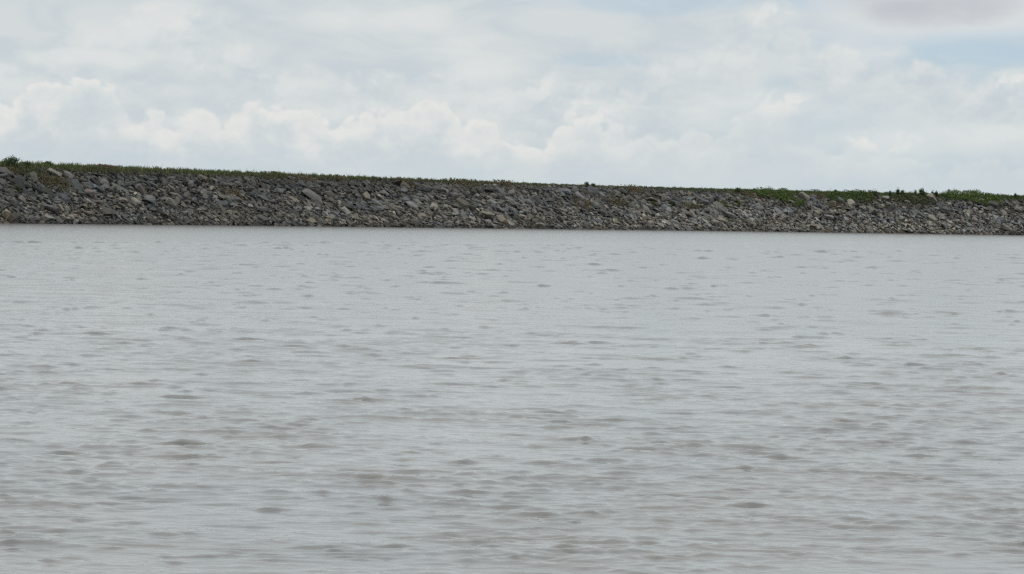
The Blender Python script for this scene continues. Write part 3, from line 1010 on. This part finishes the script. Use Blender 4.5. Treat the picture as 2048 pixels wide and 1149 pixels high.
def creeper(poly, cols_, label, seed, n=2600, thick=0.45):
    """a mat of leaves draped over the stones; poly: outline in the photograph"""
    r = np.random.default_rng(seed)
    st = np.array([hit(px, py) for px, py in poly])
    lo, hi = st.min(0), st.max(0)
    pts = []
    while len(pts) < n:
        q = r.uniform(lo, hi)
        # inside test
        c = False
        for i in range(len(st)):
            a, b = st[i], st[i - 1]
            if (a[1] > q[1]) != (b[1] > q[1]) and q[0] < (b[0] - a[0]) * (q[1] - a[1]) / (b[1] - a[1]) + a[0]: c = not c
        lumps = 0.5 + 0.5 * math.sin(q[0] * 1.3 + seed) * math.sin(q[1] * 1.7 + q[0] * 0.4 + seed * 2)
        if c and r.random() < 0.25 + lumps: pts.append((q[0], q[1], lumps))
    pts = np.array(pts)
    base = surf(pts[:, 0], pts[:, 1])
    base[:, 2] += 0.30 + (0.30 + thick * pts[:, 2]) * r.uniform(0.3, 1.25, n)
    base += r.normal(0, 0.09, base.shape)
    ctr = base.mean(0); ctr[2] = base[:, 2].min()
    root = empty('creeper', tuple(float(q) for q in ctr), label, 'creeper', 'green creeper mats near the right end of the crest')
    V, Fq = quads(base - ctr, 0.15, r, 0.65, 0.6)
    c = pick_colour(n, cols_, r)
    f = link('foliage', np_mesh('foliage', V, Fq, np.repeat(c, 4, axis=0)), M_LEAF, root)
    tag(f, kind='stuff')
    # runners
    paths = []
    for k in range(9):
        i, j = r.integers(0, n, 2)
        a, b = base[i] - ctr, base[j] - ctr
        d = b - a; b = a + d * min(1.0, 3.0 / (np.linalg.norm(d) + 1e-6))
        m_ = (a + b) / 2 + r.normal(0, 0.1, 3)
        paths.append([(a - (0, 0, .2), .022), (m_ - (0, 0, .15), .016), (b - (0, 0, .1), .008)])
    link('runner', tube_mesh('runner', paths), M_STEM, root)


creeper([(1506, 386), (1560, 387), (1582, 392), (1590, 404), (1610, 413), (1596, 420), (1570, 410), (1545, 402), (1525, 400), (1512, 396)], BRIGHT, 'leftmost green creeper mat spilling down the rocks left of the tan tilted slab', 51, 2400)
creeper([(1652, 393), (1700, 390), (1746, 391), (1752, 402), (1735, 411), (1705, 409), (1672, 408), (1655, 402)], BRIGHT + DARK, 'second green creeper mat, between the utility pole and the palest flat stone', 52, 2200)
creeper([(1778, 394), (1850, 394), (1868, 402), (1850, 416), (1822, 413), (1800, 411), (1783, 404)], DARK + OLIVE, 'dark green creeper mat below the tallest crest shrub', 53, 1800)
creeper([(1878, 393), (1920, 390), (1948, 390), (1975, 394), (2004, 402), (2010, 412), (1985, 420), (1962, 414), (1930, 406), (1900, 405)], BRIGHT + [(.10, .155, .03)], 'brightest and largest green creeper mat near the right end', 54, 3200, 0.6)

# ------------------------------------------------------------------ utility pole on the land beyond the dam
def utility_pole():
    D = 1040.0
    d = ray(1629.5, 379.0); k = D / d[1]
    topz = CAM_H + d[2] * k
    x, y = d[0] * k, d[1] * k
    root = empty('utility_pole', (x, y, 0.35), 'thin wooden utility pole with one crossarm standing beyond the crest', 'utility pole')
    H = topz - 0.35
    m, t, b = material('weathered_timber')
    geo = t.node('ShaderNodeNewGeometry')
    t.put(b.inputs['Base Color'], t.mix(t.noise(geo.outputs['Position'], 4, 5), (.05, .042, .035), (.10, .085, .07)))
    b.inputs['Roughness'].default_value = 0.9
    link('pole', tube_mesh('pole', [[((0, 0, 0), .23), ((0, 0, H * .5), .20), ((0, 0, H), .17)]], 10), m, root)

    def box(name, c, sz, mat):
        bm = bmesh.new(); bmesh.ops.create_cube(bm, size=1)
        bmesh.ops.scale(bm, vec=sz, verts=bm.verts)
        bmesh.ops.bevel(bm, geom=list(bm.edges), offset=min(sz) * .12, segments=1, affect='EDGES')
        bmesh.ops.translate(bm, vec=c, verts=bm.verts)
        me = bpy.data.meshes.new(name); bm.to_mesh(me); bm.free()
        return link(name, me, mat, root)
    box('crossarm', (0.1, -.2, H - .2), (2.6, .16, .24), m)
    for sx in (-1, 1):
        link('brace', tube_mesh('brace', [[((sx * .75, -.2, H - .28), .025), ((0, -.18, H - .95), .025)]], 6), m, root)
    mi, ti, bi = material('insulator_glaze'); bi.inputs['Base Color'].default_value = (.16, .13, .11, 1); bi.inputs['Roughness'].default_value = .3
    for ix in (-1.1, -.55, .75, 1.3):
        link('insulator', tube_mesh('insulator', [[((ix, -.2, H - .115), .03), ((ix, -.2, H - .05), .06), ((ix, -.2, H + .02), .05), ((ix, -.2, H + .06), .02)]], 8), mi, root)


utility_pole()
